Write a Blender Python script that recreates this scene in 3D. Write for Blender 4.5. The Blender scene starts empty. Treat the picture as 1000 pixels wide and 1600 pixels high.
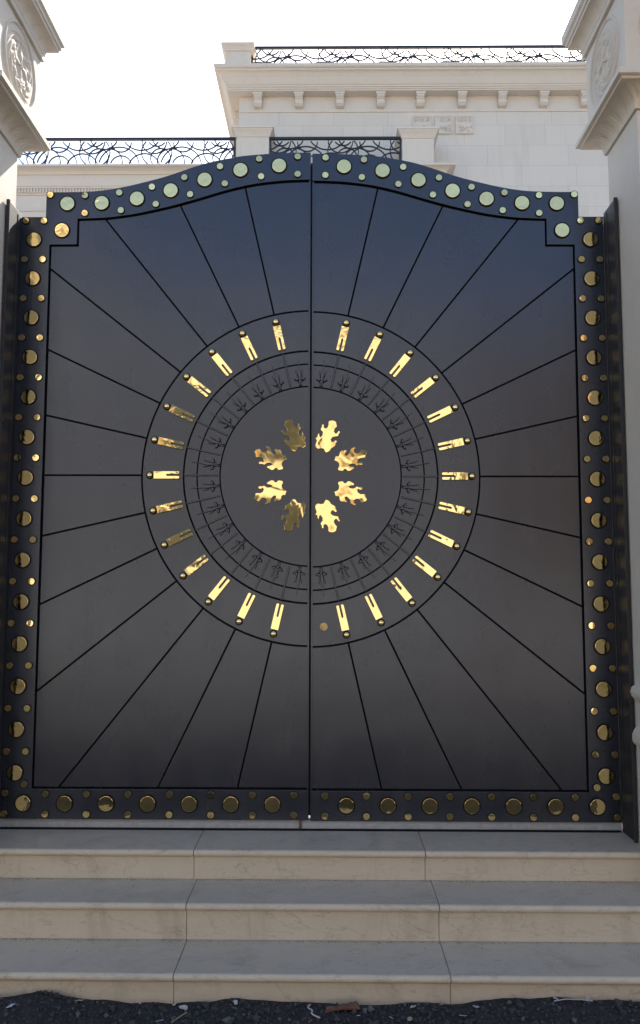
import bpy, bmesh, math, random
from mathutils import Vector, Matrix, noise
random.seed(7)
PI = math.pi
S = bpy.context.scene
C = S.collection

# ------------------------------------------------------------------ camera
YAW, PITCH, ROLL, F = -0.0107, 0.0902, 0.0023, 1250.0
CAM = Vector((0.0909, -4.0, 1.24))
FW = Vector((math.sin(YAW)*math.cos(PITCH), math.cos(YAW)*math.cos(PITCH), math.sin(PITCH)))
_rt = Vector((math.cos(YAW), -math.sin(YAW), 0)); _up = _rt.cross(FW)
RT = _rt*math.cos(ROLL) + _up*math.sin(ROLL); UP = _up*math.cos(ROLL) - _rt*math.sin(ROLL)
cd = bpy.data.cameras.new('camera'); cam = bpy.data.objects.new('camera', cd); C.objects.link(cam)
cd.sensor_fit = 'HORIZONTAL'; cd.sensor_width = 36.0; cd.lens = 36.0*F/1000.0
cd.clip_start = 0.05; cd.clip_end = 3000
M = Matrix.Identity(4)
for i in range(3):
    M[i][0], M[i][1], M[i][2], M[i][3] = RT[i], UP[i], -FW[i], CAM[i]
cam.matrix_world = M
S.camera = cam

# ------------------------------------------------------------------ world, sun, exposure
SUNDIR = Vector((0.30, 1.0, 0.97)).normalized()      # from the scene towards the sun
w = bpy.data.worlds.new('World'); S.world = w; w.use_nodes = True
nt = w.node_tree; nt.nodes.clear()
sky = nt.nodes.new('ShaderNodeTexSky'); sky.sky_type = 'NISHITA'; sky.sun_disc = False
sky.sun_elevation = math.asin(SUNDIR.z); sky.sun_rotation = math.atan2(SUNDIR.x, SUNDIR.y)
sky.air_density = 1.0; sky.dust_density = 1.6; sky.ozone_density = 1.0
bg = nt.nodes.new('ShaderNodeBackground'); bg.inputs[1].default_value = 0.15
wo = nt.nodes.new('ShaderNodeOutputWorld')
nt.links.new(sky.outputs[0], bg.inputs[0]); nt.links.new(bg.outputs[0], wo.inputs[0])
sd = bpy.data.lights.new('sun', 'SUN'); sd.energy = 5.0; sd.angle = math.radians(0.5); sd.color = (1.0, 0.93, 0.82)
so = bpy.data.objects.new('sun', sd); C.objects.link(so); so.location = SUNDIR*40
so.rotation_euler = SUNDIR.to_track_quat('Z', 'Y').to_euler()
S.view_settings.view_transform = 'Standard'; S.view_settings.look = 'None'
S.view_settings.gamma = 1.0; S.view_settings.exposure = 1.2

def at(u, v, Y):                                     # point of the vertical plane y = Y
    d = FW + RT*((u-500)/F) + UP*((800-v)/F)
    return CAM + d*((Y-CAM.y)/d.y)

# ------------------------------------------------------------------ materials
def nodes(name):
    m = bpy.data.materials.new(name); m.use_nodes = True
    n = m.node_tree; b = n.nodes['Principled BSDF']
    return m, n, b
def N(n, t, **k):
    o = n.nodes.new(t)
    for a, v in k.items():
        if a.startswith('i_'): o.inputs[a[2:].replace('_', ' ')].default_value = v
        else: setattr(o, a, v)
    return o
def ramp(n, src, stops):
    r = n.nodes.new('ShaderNodeValToRGB'); e = r.color_ramp.elements
    while len(e) < len(stops): e.new(0.5)
    for q, (p, c) in zip(e, stops):
        q.position = p; q.color = (c, c, c, 1) if isinstance(c, (int, float)) else (*c, 1)
    n.links.new(src, r.inputs[0]); return r.outputs[0]
def pos(n): return n.nodes.new('ShaderNodeNewGeometry').outputs['Position']
def noisetex(n, vec, scale, detail=4, rough=0.6, dist=0.0):
    t = N(n, 'ShaderNodeTexNoise'); t.inputs['Scale'].default_value = scale
    t.inputs['Detail'].default_value = detail; t.inputs['Roughness'].default_value = rough
    t.inputs['Distortion'].default_value = dist
    n.links.new(vec, t.inputs['Vector']); return t.outputs[0]
def mix(n, f, a, b, mode='MIX'):
    m = n.nodes.new('ShaderNodeMix'); m.data_type = 'RGBA'; m.blend_type = mode
    for s, v in ((0, f), (6, a), (7, b)):
        if hasattr(v, 'is_linked'): n.links.new(v, m.inputs[s])
        else: m.inputs[s].default_value = v if s == 0 else (*v, 1)
    return m.outputs[2]
def bump(n, h, strength, dist, b, prev=None):
    u = n.nodes.new('ShaderNodeBump'); u.inputs['Strength'].default_value = strength
    u.inputs['Distance'].default_value = dist; n.links.new(h, u.inputs['Height'])
    if prev is not None: n.links.new(prev, u.inputs['Normal'])
    n.links.new(u.outputs[0], b.inputs['Normal']); return u.outputs[0]
def scaled(n, vec, s):
    m = n.nodes.new('ShaderNodeMapping'); m.inputs['Scale'].default_value = s
    n.links.new(vec, m.inputs['Vector']); return m.outputs[0]

def stone(name, c1, c2, rough=0.6, grain=0.3, stain=0.0, vein=0.0, tint=None):
    m, n, b = nodes(name); p = pos(n)
    base = mix(n, noisetex(n, p, 1.7, 5), c1, c2)
    fine = noisetex(n, p, 38, 4, 0.7)
    base = mix(n, 0.35, base, mix(n, ramp(n, fine, [(0.3, 0.0), (0.75, 1.0)]), c2, c1))
    if stain:
        s = noisetex(n, scaled(n, p, (2.2, 2.2, 1.1)), 2.3, 6, 0.7, 0.6)
        base = mix(n, ramp(n, s, [(0.52, 0.0), (0.72, stain)]), base, (0.24, 0.19, 0.14))
        s2 = noisetex(n, scaled(n, p, (1.0, 1.0, 2.5)), 11, 6, 0.75, 0.3)
        base = mix(n, ramp(n, s2, [(0.60, 0.0), (0.68, stain*0.9)]), base, (0.17, 0.125, 0.085))
    if vein:
        v = noisetex(n, scaled(n, p, (1.0, 1.6, 2.6)), 1.6, 7, 0.62, 1.6)
        rv = ramp(n, v, [(0.490, 0.0), (0.498, vein), (0.502, vein), (0.510, 0.0)])
        base = mix(n, rv, base, (0.17, 0.13, 0.10))
    n.links.new(base, b.inputs['Base Color'])
    rr = ramp(n, noisetex(n, p, 9, 4), [(0.3, rough-0.1), (0.7, min(1, rough+0.12))])
    n.links.new(rr, b.inputs['Roughness'])
    bump(n, fine, grain, 0.003, b)
    return m

MAT = {}
MAT['pillar'] = stone('pillar_limestone', (0.62, 0.555, 0.465), (0.54, 0.48, 0.40), 0.75, 0.35, 0.10)
MAT['villa'] = stone('villa_limestone', (0.71, 0.63, 0.54), (0.63, 0.555, 0.475), 0.8, 0.2, 0.08)
MAT['carved'] = stone('carved_limestone', (0.62, 0.545, 0.45), (0.50, 0.435, 0.355), 0.8, 0.5, 0.14)

def ashlar():
    m, n, b = nodes('villa_ashlar'); tc = n.nodes.new('ShaderNodeTexCoord').outputs['Object']
    mp = n.nodes.new('ShaderNodeMapping'); mp.inputs['Rotation'].default_value = (PI/2, 0, 0)
    # use x,z of the wall as the brick plane
    sx = n.nodes.new('ShaderNodeSeparateXYZ'); cx = n.nodes.new('ShaderNodeCombineXYZ')
    n.links.new(tc, sx.inputs[0]); ad = N(n, 'ShaderNodeMath', operation='ADD')
    n.links.new(sx.outputs[0], ad.inputs[0]); n.links.new(sx.outputs[1], ad.inputs[1])
    n.links.new(ad.outputs[0], cx.inputs[0]); n.links.new(sx.outputs[2], cx.inputs[1])
    br = n.nodes.new('ShaderNodeTexBrick'); n.links.new(cx.outputs[0], br.inputs['Vector'])
    br.offset = 0.43; br.squash = 1.35; br.squash_frequency = 3
    br.inputs['Color1'].default_value = (0.70, 0.63, 0.55, 1); br.inputs['Color2'].default_value = (0.63, 0.57, 0.50, 1)
    br.inputs['Mortar'].default_value = (0.46, 0.41, 0.37, 1); br.inputs['Scale'].default_value = 1.0
    br.inputs['Mortar Size'].default_value = 0.006; br.inputs['Mortar Smooth'].default_value = 0.3
    br.inputs['Brick Width'].default_value = 0.98; br.inputs['Row Height'].default_value = 0.515
    c = mix(n, 0.35, br.outputs['Color'], mix(n, noisetex(n, tc, 2.1, 5), (0.70, 0.63, 0.55), (0.60, 0.54, 0.47)))
    wt = noisetex(n, scaled(n, tc, (3.0, 3.0, 0.5)), 1.3, 6, 0.7, 0.4)
    c = mix(n, ramp(n, wt, [(0.50, 0.0), (0.75, 0.22)]), c, (0.36, 0.32, 0.28))
    n.links.new(c, b.inputs['Base Color']); b.inputs['Roughness'].default_value = 0.8
    bump(n, br.outputs['Fac'], -0.4, 0.01, b)
    return m
MAT['ashlar'] = ashlar()

def paint():
    m, n, b = nodes('dark_gate_paint'); p = pos(n)
    cl = noisetex(n, p, 1.3, 3)
    base = mix(n, cl, (0.0085, 0.010, 0.017), (0.0105, 0.0115, 0.019))
    st = noisetex(n, scaled(n, p, (9, 1, 0.55)), 2.0, 5, 0.65, 0.4)
    base = mix(n, ramp(n, st, [(0.50, 0.0), (0.78, 0.06)]), base, (0.10, 0.095, 0.09))
    # dust lying on the lower part of the sheet, fine specks
    sp = ramp(n, noisetex(n, p, 160, 2, 0.5), [(0.72, 0.0), (0.80, 0.35)])
    base = mix(n, sp, base, (0.10, 0.09, 0.08))
    n.links.new(base, b.inputs['Base Color'])
    rr = ramp(n, noisetex(n, scaled(n, p, (2.2, 1, 0.8)), 3.5, 4, 0.55, 0.1), [(0.3, 0.23), (0.7, 0.29)])
    n.links.new(rr, b.inputs['Roughness']); b.inputs['IOR'].default_value = 1.74; b.inputs['Specular Tint'].default_value = (0.82, 0.88, 1.0, 1)
    u = bump(n, noisetex(n, p, 2.6, 2, 0.4), 0.16, 0.02, b)
    bump(n, noisetex(n, p, 420, 2, 0.5), 0.05, 0.0006, b, u)
    return m
MAT['paint'] = paint()
MAT['relief'] = paint(); MAT['relief'].name = 'matte_gate_paint'
_b = MAT['relief'].node_tree.nodes['Principled BSDF']; _b.inputs['IOR'].default_value = 1.5
for l in list(_b.inputs['Roughness'].links): MAT['relief'].node_tree.links.remove(l)
_b.inputs['Roughness'].default_value = 0.40

def steel():
    m, n, b = nodes('dark_steel'); p = pos(n)
    base = mix(n, noisetex(n, scaled(n, p, (3, 3, 0.6)), 6, 4), (0.010, 0.011, 0.016), (0.020, 0.019, 0.021))
    n.links.new(base, b.inputs['Base Color']); b.inputs['Roughness'].default_value = 0.55; b.inputs['IOR'].default_value = 1.5
    return m
MAT['steel'] = steel()
m, n, b = nodes('matte_shade_black'); b.inputs['Base Color'].default_value = (0.006, 0.006, 0.007, 1); b.inputs['Roughness'].default_value = 0.9; b.inputs['Specular IOR Level'].default_value = 0.2
MAT['shade_black'] = m  # matte black standing in for shade round studs, reliefs, grooves and sill
m, n, b = nodes('railing_iron'); b.inputs['Base Color'].default_value = (0.014, 0.014, 0.022, 1); b.inputs['Roughness'].default_value = 0.5
MAT['iron'] = m

def gold(name, col, rough, wav, scale, st):
    m, n, b = nodes(name); p = pos(n)
    b.inputs['Metallic'].default_value = 1.0
    n.links.new(mix(n, ramp(n, noisetex(n, p, 60, 4, 0.7), [(0.45, 0.0), (0.8, 0.35)]), col, tuple(q*0.6 for q in col)), b.inputs['Base Color'])
    n.links.new(ramp(n, noisetex(n, p, 30, 3), [(0.3, rough*0.6), (0.7, rough*1.5)]), b.inputs['Roughness'])
    bump(n, noisetex(n, p, scale, 2, 0.5, 0.5), st, wav, b)
    return m
GC = (0.88, 0.67, 0.30)
MAT['gold'] = gold('polished_brass', GC, 0.06, 0.006, 17, 0.22)
MAT['gold_leaf'] = gold('beaten_brass', (0.86, 0.63, 0.27), 0.05, 0.010, 8, 0.15)
MAT['gold_dull'] = gold('dull_brass', (0.42, 0.31, 0.17), 0.35, 0.002, 200, 0.6)

MAT['step'] = stone('beige_step_marble', (0.56, 0.475, 0.36), (0.46, 0.385, 0.285), 0.45, 0.25, 0.45, 0.28)
MAT['tread'] = stone('worn_tread_marble', (0.47, 0.405, 0.32), (0.37, 0.32, 0.255), 0.45, 0.35, 0.42, 0.25)
MAT['sill'] = stone('rough_sill_stone', (0.42, 0.41, 0.40), (0.18, 0.18, 0.18), 0.7, 0.8, 0.2)

def groundmat():
    m, n, b = nodes('dark_gravelly_asphalt'); p = pos(n)
    a = noisetex(n, p, 45, 5, 0.7); v = N(n, 'ShaderNodeTexVoronoi'); v.inputs['Scale'].default_value = 95
    n.links.new(p, v.inputs['Vector'])
    near = mix(n, ramp(n, a, [(0.35, 0.0), (0.75, 1.0)]), (0.008, 0.008, 0.009), (0.036, 0.034, 0.033))
    near = mix(n, ramp(n, v.outputs['Color'], [(0.80, 0.0), (0.93, 0.5)]), near, (0.09, 0.085, 0.08))
    # earth verge on the far side of the road
    sx = n.nodes.new('ShaderNodeSeparateXYZ'); n.links.new(p, sx.inputs[0])
    far = mix(n, noisetex(n, p, 0.9, 6, 0.6), (0.34, 0.285, 0.215), (0.20, 0.165, 0.125))
    md = N(n, 'ShaderNodeMath', operation='MULTIPLY_ADD'); n.links.new(sx.outputs[1], md.inputs[0])
    md.inputs[1].default_value = -0.35; md.inputs[2].default_value = -1.2   # 0 at y=-2, 1 at y=-4
    n.links.new(mix(n, ramp(n, md.outputs[0], [(0.0, 0.0), (1.0, 1.0)]), near, far), b.inputs['Base Color'])
    b.inputs['Roughness'].default_value = 0.9
    u = bump(n, a, 0.9, 0.012, b); bump(n, v.outputs['Distance'], 0.5, 0.006, b, u)
    return m
MAT['ground'] = groundmat()
def flat(name, c, r=0.8):
    m, n, b = nodes(name); p = pos(n)
    n.links.new(mix(n, noisetex(n, p, 6, 5), c, tuple(q*0.8 for q in c)), b.inputs['Base Color'])
    b.inputs['Roughness'].default_value = r; return m
MAT['paving'] = flat('courtyard_paving', (0.50, 0.46, 0.41))
MAT['pebble'] = flat('dark_gravel', (0.035, 0.034, 0.034), 0.85)
MAT['pebble2'] = flat('grey_gravel', (0.10, 0.095, 0.09), 0.85)
MAT['scrap'] = flat('pale_plastic', (0.40, 0.40, 0.41), 0.45)
MAT['scrapblue'] = flat('bluish_plastic', (0.38, 0.44, 0.55), 0.4)
MAT['brick'] = flat('red_clay', (0.15, 0.065, 0.04), 0.85)
MAT['twig'] = flat('dry_leaf', (0.30, 0.24, 0.15), 0.8)
MAT['cream'] = flat('cream_render', (0.50, 0.49, 0.47)); MAT['brownwall'] = flat('brown_render', (0.25, 0.17, 0.11))
MAT['glass'] = flat('dark_window_glass', (0.03, 0.035, 0.04), 0.15)
MAT['rust'] = flat('rusty_rod', (0.12, 0.07, 0.04), 0.7)

# ------------------------------------------------------------------ helpers
def link(name, me, parent=None):
    o = bpy.data.objects.new(name, me); C.objects.link(o)
    if parent is not None: o.parent = parent
    return o
def finish(name, bm, mats, parent=None, bevel=0.0, smooth=False, seg=2):
    bmesh.ops.recalc_face_normals(bm, faces=bm.faces[:])
    me = bpy.data.meshes.new(name); bm.to_mesh(me); bm.free()
    for q in (mats if isinstance(mats, (list, tuple)) else [mats]): me.materials.append(MAT[q])
    if smooth:
        for f in me.polygons: f.use_smooth = True
    o = link(name, me, parent)
    if bevel:
        b = o.modifiers.new('bevel', 'BEVEL'); b.width = bevel; b.segments = seg; b.limit_method = 'ANGLE'; b.angle_limit = math.radians(40)
    return o
def tag(o, label=None, cat=None, group=None, kind=None):
    if label: o['label'] = label
    if cat: o['category'] = cat
    if group: o['group'] = group
    if kind: o['kind'] = kind
    return o
def thing(name, loc, label, cat, group=None):
    o = bpy.data.objects.new(name, None); C.objects.link(o); o.location = loc; o.empty_display_size = 0.2
    return tag(o, label, cat, group)
def copy_part(src, parent, loc=None, rot=None):
    o = src.copy(); C.objects.link(o); o.parent = parent
    if loc is not None: o.location = loc
    if rot is not None: o.rotation_euler = rot
    return o
def box(bm, x0, x1, y0, y1, z0, z1, mi=0):
    v = [bm.verts.new((x, y, z)) for x in (x0, x1) for y in (y0, y1) for z in (z0, z1)]
    for f in ((0,1,3,2), (4,6,7,5), (0,4,5,1), (2,3,7,6), (0,2,6,4), (1,5,7,3)):
        bm.faces.new([v[i] for i in f]).material_index = mi
def prism(bm, pts, y0, y1, mi=0):                     # polygon in x,z pushed along y
    a = [bm.verts.new((x, y0, z)) for x, z in pts]; b = [bm.verts.new((x, y1, z)) for x, z in pts]
    k = len(pts)
    bm.faces.new(a).material_index = mi; bm.faces.new(b[::-1]).material_index = mi
    for i in range(k):
        bm.faces.new([a[i], b[i], b[(i+1) % k], a[(i+1) % k]]).material_index = mi
def disc(bm, x, z, r, y0, y1, seg=40, mi=0):
    prism(bm, [(x+r*math.cos(2*PI*i/seg), z+r*math.sin(2*PI*i/seg)) for i in range(seg)], y0, y1, mi)
def sweep(bm, cx, cy, hx, hy, prof, mod=None, sub=1, cap0=True, cap1=True):
    """profile [(offset, z)] mitred round a rectangle; mod(s, t, i) adds an offset along the side"""
    rings = []
    for i, (o, z) in enumerate(prof):
        ring = []
        X, Y = hx+o, hy+o
        cs = [(-X, -Y), (X, -Y), (X, Y), (-X, Y)]; nm = [(0, -1), (1, 0), (0, 1), (-1, 0)]
        for k in range(4):
            a, b = cs[k], cs[(k+1) % 4]; L = math.hypot(b[0]-a[0], b[1]-a[1])
            for q in range(sub):
                t = q/sub; x = a[0]+(b[0]-a[0])*t; y = a[1]+(b[1]-a[1])*t
                if mod and q:
                    d = mod(t*L, L, i); x += nm[k][0]*d; y += nm[k][1]*d
                ring.append(bm.verts.new((cx+x, cy+y, z)))
        rings.append(ring)
    for r0, r1 in zip(rings, rings[1:]):
        k = len(r0)
        for i in range(k): bm.faces.new([r0[i], r0[(i+1) % k], r1[(i+1) % k], r1[i]])
    if cap0: bm.faces.new(rings[0][::-1])
    if cap1: bm.faces.new(rings[-1])

# ------------------------------------------------------------------ ground
def build_ground():
    bm = bmesh.new()
    xs = [-900, -120, -30, -8, -4.2] + [-3+i*0.05 for i in range(121)] + [4.2, 8, 30, 120, 900]
    ys = [-900, -120, -40, -14, -6, -4, -2.6, -2.0, -1.6] + [-1.45+i*0.035 for i in range(20)] + [-0.6, 0.3, 20, 120, 900]
    g = {}
    for i, x in enumerate(xs):
        for j, y in enumerate(ys):
            z = -0.335
            if -3.5 < x < 3.5 and -1.7 < y < -0.7:
                z += 0.022*noise.noise(Vector((x*2.2, y*3, 0)))+0.016*noise.noise(Vector((x*9, y*9, 3)))
                z += 0.030*math.exp(-((x+1.05)/0.22)**2)*max(0, 1-abs(y+0.9)/0.25)
                z += 0.028*math.exp(-((x-1.3)/0.7)**2)*max(0, 1-abs(y+0.86)/0.3)
            g[i, j] = bm.verts.new((x, y, z))
    for i in range(len(xs)-1):
        for j in range(len(ys)-1):
            bm.faces.new([g[i, j], g[i+1, j], g[i+1, j+1], g[i, j+1]])
    o = finish('ground', bm, 'ground', smooth=True); tag(o, kind='structure')
    bm = bmesh.new(); box(bm, -14, 14, 0.10, 14.4, -0.33, 0.045); tag(finish('courtyard', bm, 'paving'), kind='structure')
build_ground()

# ------------------------------------------------------------------ steps
def build_steps():
    t = thing('stone_steps', (0, -0.45, -0.33), 'three broad beige marble steps with rounded nosings below the dark gate', 'steps')
    lv = [(0.055, -0.312, 0.22, (302, 665), 1345), (-0.076, -0.571, -0.27, (290, 687), 1440), (-0.226, -0.849, -0.53, (270, 705), 1545)]
    for k, (z, yf, yb, js, vy) in enumerate(lv):
        zn = lv[k+1][0] if k < 2 else -0.42
        xs = [-3.6] + [at(u, vy, yf).x for u in js] + [3.6]
        for a, b in zip(xs, xs[1:]):
            bm = bmesh.new(); e = 0.0012; th = 0.030
            # slab with a bullnose front edge
            prof = [(yb, z), (yf+th*0.5, z)] + [(yf+th*0.5-th*0.5*math.sin(PI*q/8), z-th*0.5+th*0.5*math.cos(PI*q/8)) for q in range(1, 8)] + [(yf+th*0.5, z-th), (yb, z-th)]
            A = [bm.verts.new((a+e, y-t.location.y, zz-t.location.z)) for y, zz in prof]
            B = [bm.verts.new((b-e, y-t.location.y, zz-t.location.z)) for y, zz in prof]
            bm.faces.new(A); bm.faces.new(B[::-1])
            for i in range(len(prof)):
                j = (i+1) % len(prof); f = bm.faces.new([A[i], A[j], B[j], B[i]])
                f.material_index = 0 if i == 0 else 1
            finish('tread_slab', bm, ['tread', 'step'], t, bevel=0.0015, seg=1)
        for a, b in zip(xs, xs[1:]):
            bm = bmesh.new()
            box(bm, a+0.001, b-0.001, yf+0.022-t.location.y, yf+0.048-t.location.y, (zn if k == 2 else zn+0.0005)-t.location.z, z-0.0305-t.location.z)
            finish('riser_slab', bm, 'step', t, bevel=0.001, seg=1)
    bm = bmesh.new(); box(bm, -3.55, 3.55, -0.26-t.location.y, 0.20-t.location.y, 0.0, 0.35); box(bm, -3.55, 3.55, -0.52-t.location.y, -0.262-t.location.y, 0.0, 0.22)
    box(bm, -3.55, 3.55, -0.79-t.location.y, -0.522-t.location.y, 0.0, 0.07); finish('core', bm, 'sill', t)
build_steps()
def grit():
    bm = bmesh.new(); r = random.Random(21)
    for z, yc in ((-0.076, -0.293), (-0.226, -0.553)):
        for i in range(700):
            x = r.uniform(-2.0, 2.0)
            if noise.noise(Vector((x*2.5, yc*9, 0))) < -0.05 and r.random() < 0.8: continue
            s_ = r.uniform(0.0012, 0.0035); y = yc-s_*1.1-abs(r.gauss(0, 0.008))-(0.12*r.random() if r.random() < 0.06 else 0)
            vs = [bm.verts.new((x+a*s_*r.uniform(.6, 1.3), y+b_*s_*r.uniform(.5, 1), z+0.0004+max(0, c_)*s_)) for a, b_, c_ in ((1,0,0),(0,1,0),(-1,0,0),(0,-1,0),(0,0,1))]
            for f in ((0,1,4),(1,2,4),(2,3,4),(3,0,4)): bm.faces.new([vs[q] for q in f])
            bm.faces.new([vs[q] for q in (3,2,1,0)])
    tag(finish('grit', bm, 'twig'), 'fine sandy grit gathered along the backs of the treads', 'grit', kind='stuff')
def build_sill():
    t = thing('gate_sill', (0, 0.0, 0.055), 'narrow rough pale stone strip under the closed gate leaves', 'sill')
    bm = bmesh.new(); r = random.Random(3); n_ = 150; prev = None
    for i in range(n_+1):
        x = -1.509+3.018*i/n_; d = r.uniform(-0.002, 0.002)
        pts = [(-0.006+d, 0.009), (-0.006+d+r.uniform(0, .003), 0.030), (0.008+d, 0.044), (0.16, 0.046), (0.16, 0.0005), (-0.006, 0.0005)]
        ring = [bm.verts.new((x, y, z)) for y, z in pts]
        if prev:
            for q in range(6): bm.faces.new([prev[q], ring[q], ring[(q+1) % 6], prev[(q+1) % 6]])
        else: bm.faces.new(ring)
        prev = ring
    bm.faces.new(prev[::-1]); finish('stone_strip', bm, 'sill', t)
    bm = bmesh.new(); box(bm, -1.5, 1.5, -0.018, -0.0085, 0.0003, 0.0085); finish('sill_shade_line', bm, 'shade_black', t)  # black bar drawing the shadow line at the foot of the sill
build_sill()

# ------------------------------------------------------------------ gate geometry (x >= 0, mirrored for the left leaf)
ZC = 1.787; RO = 0.852; RM = 0.641; RT_ = 0.573; RI = 0.457
OUT = [(1.506, 0.103), (1.506, 3.139), (1.381, 3.139), (1.381, 3.273), (1.26, 3.273), (1.117, 3.279), (0.99, 3.298), (0.86, 3.329), (0.76, 3.357),
       (0.69, 3.381), (0.62, 3.406), (0.53, 3.434), (0.445, 3.452), (0.36, 3.467), (0.27, 3.475), (0.18, 3.481), (0.09, 3.484), (0.004, 3.485)]
INN = [(0.004, 3.338), (0.09, 3.336), (0.17, 3.331), (0.28, 3.318), (0.38, 3.298), (0.47, 3.274), (0.56, 3.246), (0.64, 3.222), (0.73, 3.197),
       (0.81, 3.178), (0.90, 3.158), (0.99, 3.144), (1.08, 3.134), (1.215, 3.129), (1.215, 2.991), (1.357, 2.990), (1.354, 0.245), (0.004, 0.245)]
def catmull(p, n_=4):
    out = []
    for i in range(len(p)-1):
        a, b, c, d = p[max(i-1, 0)], p[i], p[i+1], p[min(i+2, len(p)-1)]
        for q in range(n_):
            t = q/n_
            out.append(tuple(0.5*((2*b[k])+(-a[k]+c[k])*t+(2*a[k]-5*b[k]+4*c[k]-d[k])*t*t+(-a[k]+3*b[k]-3*c[k]+d[k])*t**3) for k in (0, 1)))
    return out+[p[-1]]
OUTS = OUT[:3]+catmull(OUT[3:])
INNS = catmull(INN[:14])+INN[14:]
BY = -0.012                                             # front of the raised border
STEP = 2*PI/28
def ray_r(a, poly, c=(0, ZC)):
    """distance from the rosette centre to the polyline along angle a"""
    dx, dz = math.cos(a), math.sin(a); best = None
    for (x0, z0), (x1, z1) in zip(poly, poly[1:]):
        x0_, z0_, x1_, z1_ = x0-c[0], z0-c[1], x1-c[0], z1-c[1]
        ex, ez = x1_-x0_, z1_-z0_; den = dx*ez-dz*ex
        if abs(den) < 1e-9: continue
        t = (x0_*ez-z0_*ex)/den; s = (x0_*dz-z0_*dx)/den
        if t > 0 and -1e-6 <= s <= 1+1e-6 and (best is None or t < best): best = t
    return best
def plates(sg, ox):
    """the sheet-metal sunburst: plates with grooves between, for the leaf on side sg"""
    bm = bmesh.new(); g = 0.0040; y0, y1 = 0.0, 0.0145
    corners = [math.atan2(z-ZC, x) for x, z in INNS]
    clip = [(x-(0.008 if x > 0.01 else 0), z) for x, z in INNS]
    def P(pts): prism(bm, [(sg*x-ox, z) for x, z in pts], y0, y1)
    ks = list(range(-6, 7))
    edges = [-PI/2] + [k*STEP for k in ks] + [PI/2]
    for i in range(len(edges)-1):
        a0, a1 = edges[i], edges[i+1]
        e0 = 0.0042/1.0 if i > 0 else 0.0042; e1 = 0.0042
        def inset(a, sgn, d):                           # point at distance d along ray a shifted sideways by the half groove
            h = g if abs(abs(a)-PI/2) > 1e-6 else 0.0045
            return (d*math.cos(a)-sgn*h*math.sin(a), ZC+d*math.sin(a)+sgn*h*math.cos(a))
        r0 = RO+g; pts = []
        pts.append(inset(a0, 1, r0))
        def outer(a):
            r = ray_r(a, INNS); return r-0.009
        pts.append(inset(a0, 1, outer(a0 + 0.004)))
        aa = sorted([a0+0.01+(a1-a0-0.02)*q/14 for q in range(15)] + [c for c in corners if a0+0.012 < c < a1-0.012])
        for a in aa:
            r = outer(a); pts.append((r*math.cos(a), ZC+r*math.sin(a)))
        pts.append(inset(a1, -1, outer(a1 - 0.004)))
        pts.append(inset(a1, -1, r0))
        for q in range(1, 8):
            a = a1-(a1-a0)*q/8; pts.append((r0*math.cos(a), ZC+r0*math.sin(a)))
        pts = [(max(x, 0.0045), z) for x, z in pts]
        P(pts)
    def half_ring(ra, rb):
        o = [(max(0.0045, rb*math.cos(a)), ZC+rb*math.sin(a)) for a in [-PI/2+PI*q/96 for q in range(97)]]
        i_ = [(max(0.0045, ra*math.cos(a)), ZC+ra*math.sin(a)) for a in [PI/2-PI*q/96 for q in range(97)]] if ra > 0 else []
        return o+i_
    P(half_ring(RM+g, RO-g))
    P(half_ring(RT_+0.0030, RM-g)); P(half_ring(RI+0.0030, RT_-0.0030)); P(half_ring(0, RI-0.0030))
    # backing sheet, coloured black to put shade in the grooves
    bk = [(0.0045, 0.13)] + [(1.49, 0.13), (1.49, 3.12), (1.37, 3.12), (1.37, 3.255)] + [(x, z-0.02) for x, z in OUTS[4:-1]] + [(0.0045, 3.46)]
    prism(bm, [(sg*x-ox, z) for x, z in bk], 0.015, 0.040, 1)
    return bm

LEAF_A = [(600,165),(640,145),(690,150),(708,165),(705,210),(725,250),(755,260),(775,240),(772,205),(795,200),(800,240),(818,265),(805,290),(785,310),(790,350),(815,385),(835,370),(840,320),(858,350),(862,385),(890,390),(870,430),(890,490),(885,530),(850,550),(810,540),(770,550),(745,600),(720,598),(690,580),(670,545),(610,510),(600,465),(582,440),(605,425),(635,450),(660,450),(675,415),(650,385),(600,372),(570,370),(560,335),(540,310),(560,290),(590,330),(610,330),(630,300),(615,260),(585,230),(595,195)]
LEAF_B = [(160,600),(185,575),(235,560),(260,590),(285,612),(320,610),(345,590),(345,560),(318,540),(330,520),(360,530),(385,545),(395,590),(420,625),(445,645),(475,640),(470,610),(445,580),(455,560),(490,575),(520,572),(540,590),(550,640),(575,655),(600,650),(610,685),(622,712),(580,730),(558,750),(550,790),(570,835),(555,855),(500,862),(480,835),(455,835),(430,862),(400,862),(370,845),(340,828),(345,805),(385,800),(420,785),(400,765),(355,758),(330,768),(300,790),(275,775),(260,778),(232,778),(218,760),(235,740),(260,740),(285,755),(298,735),(285,700),(250,680),(185,682),(180,640)]
def leaf_pts(L):
    return [(at(380+a/9.09, 640+b/9.09, 0).x, at(380+a/9.09, 640+b/9.09, 0).z-ZC) for a, b in L]   # left-hand x, height above centre

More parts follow.
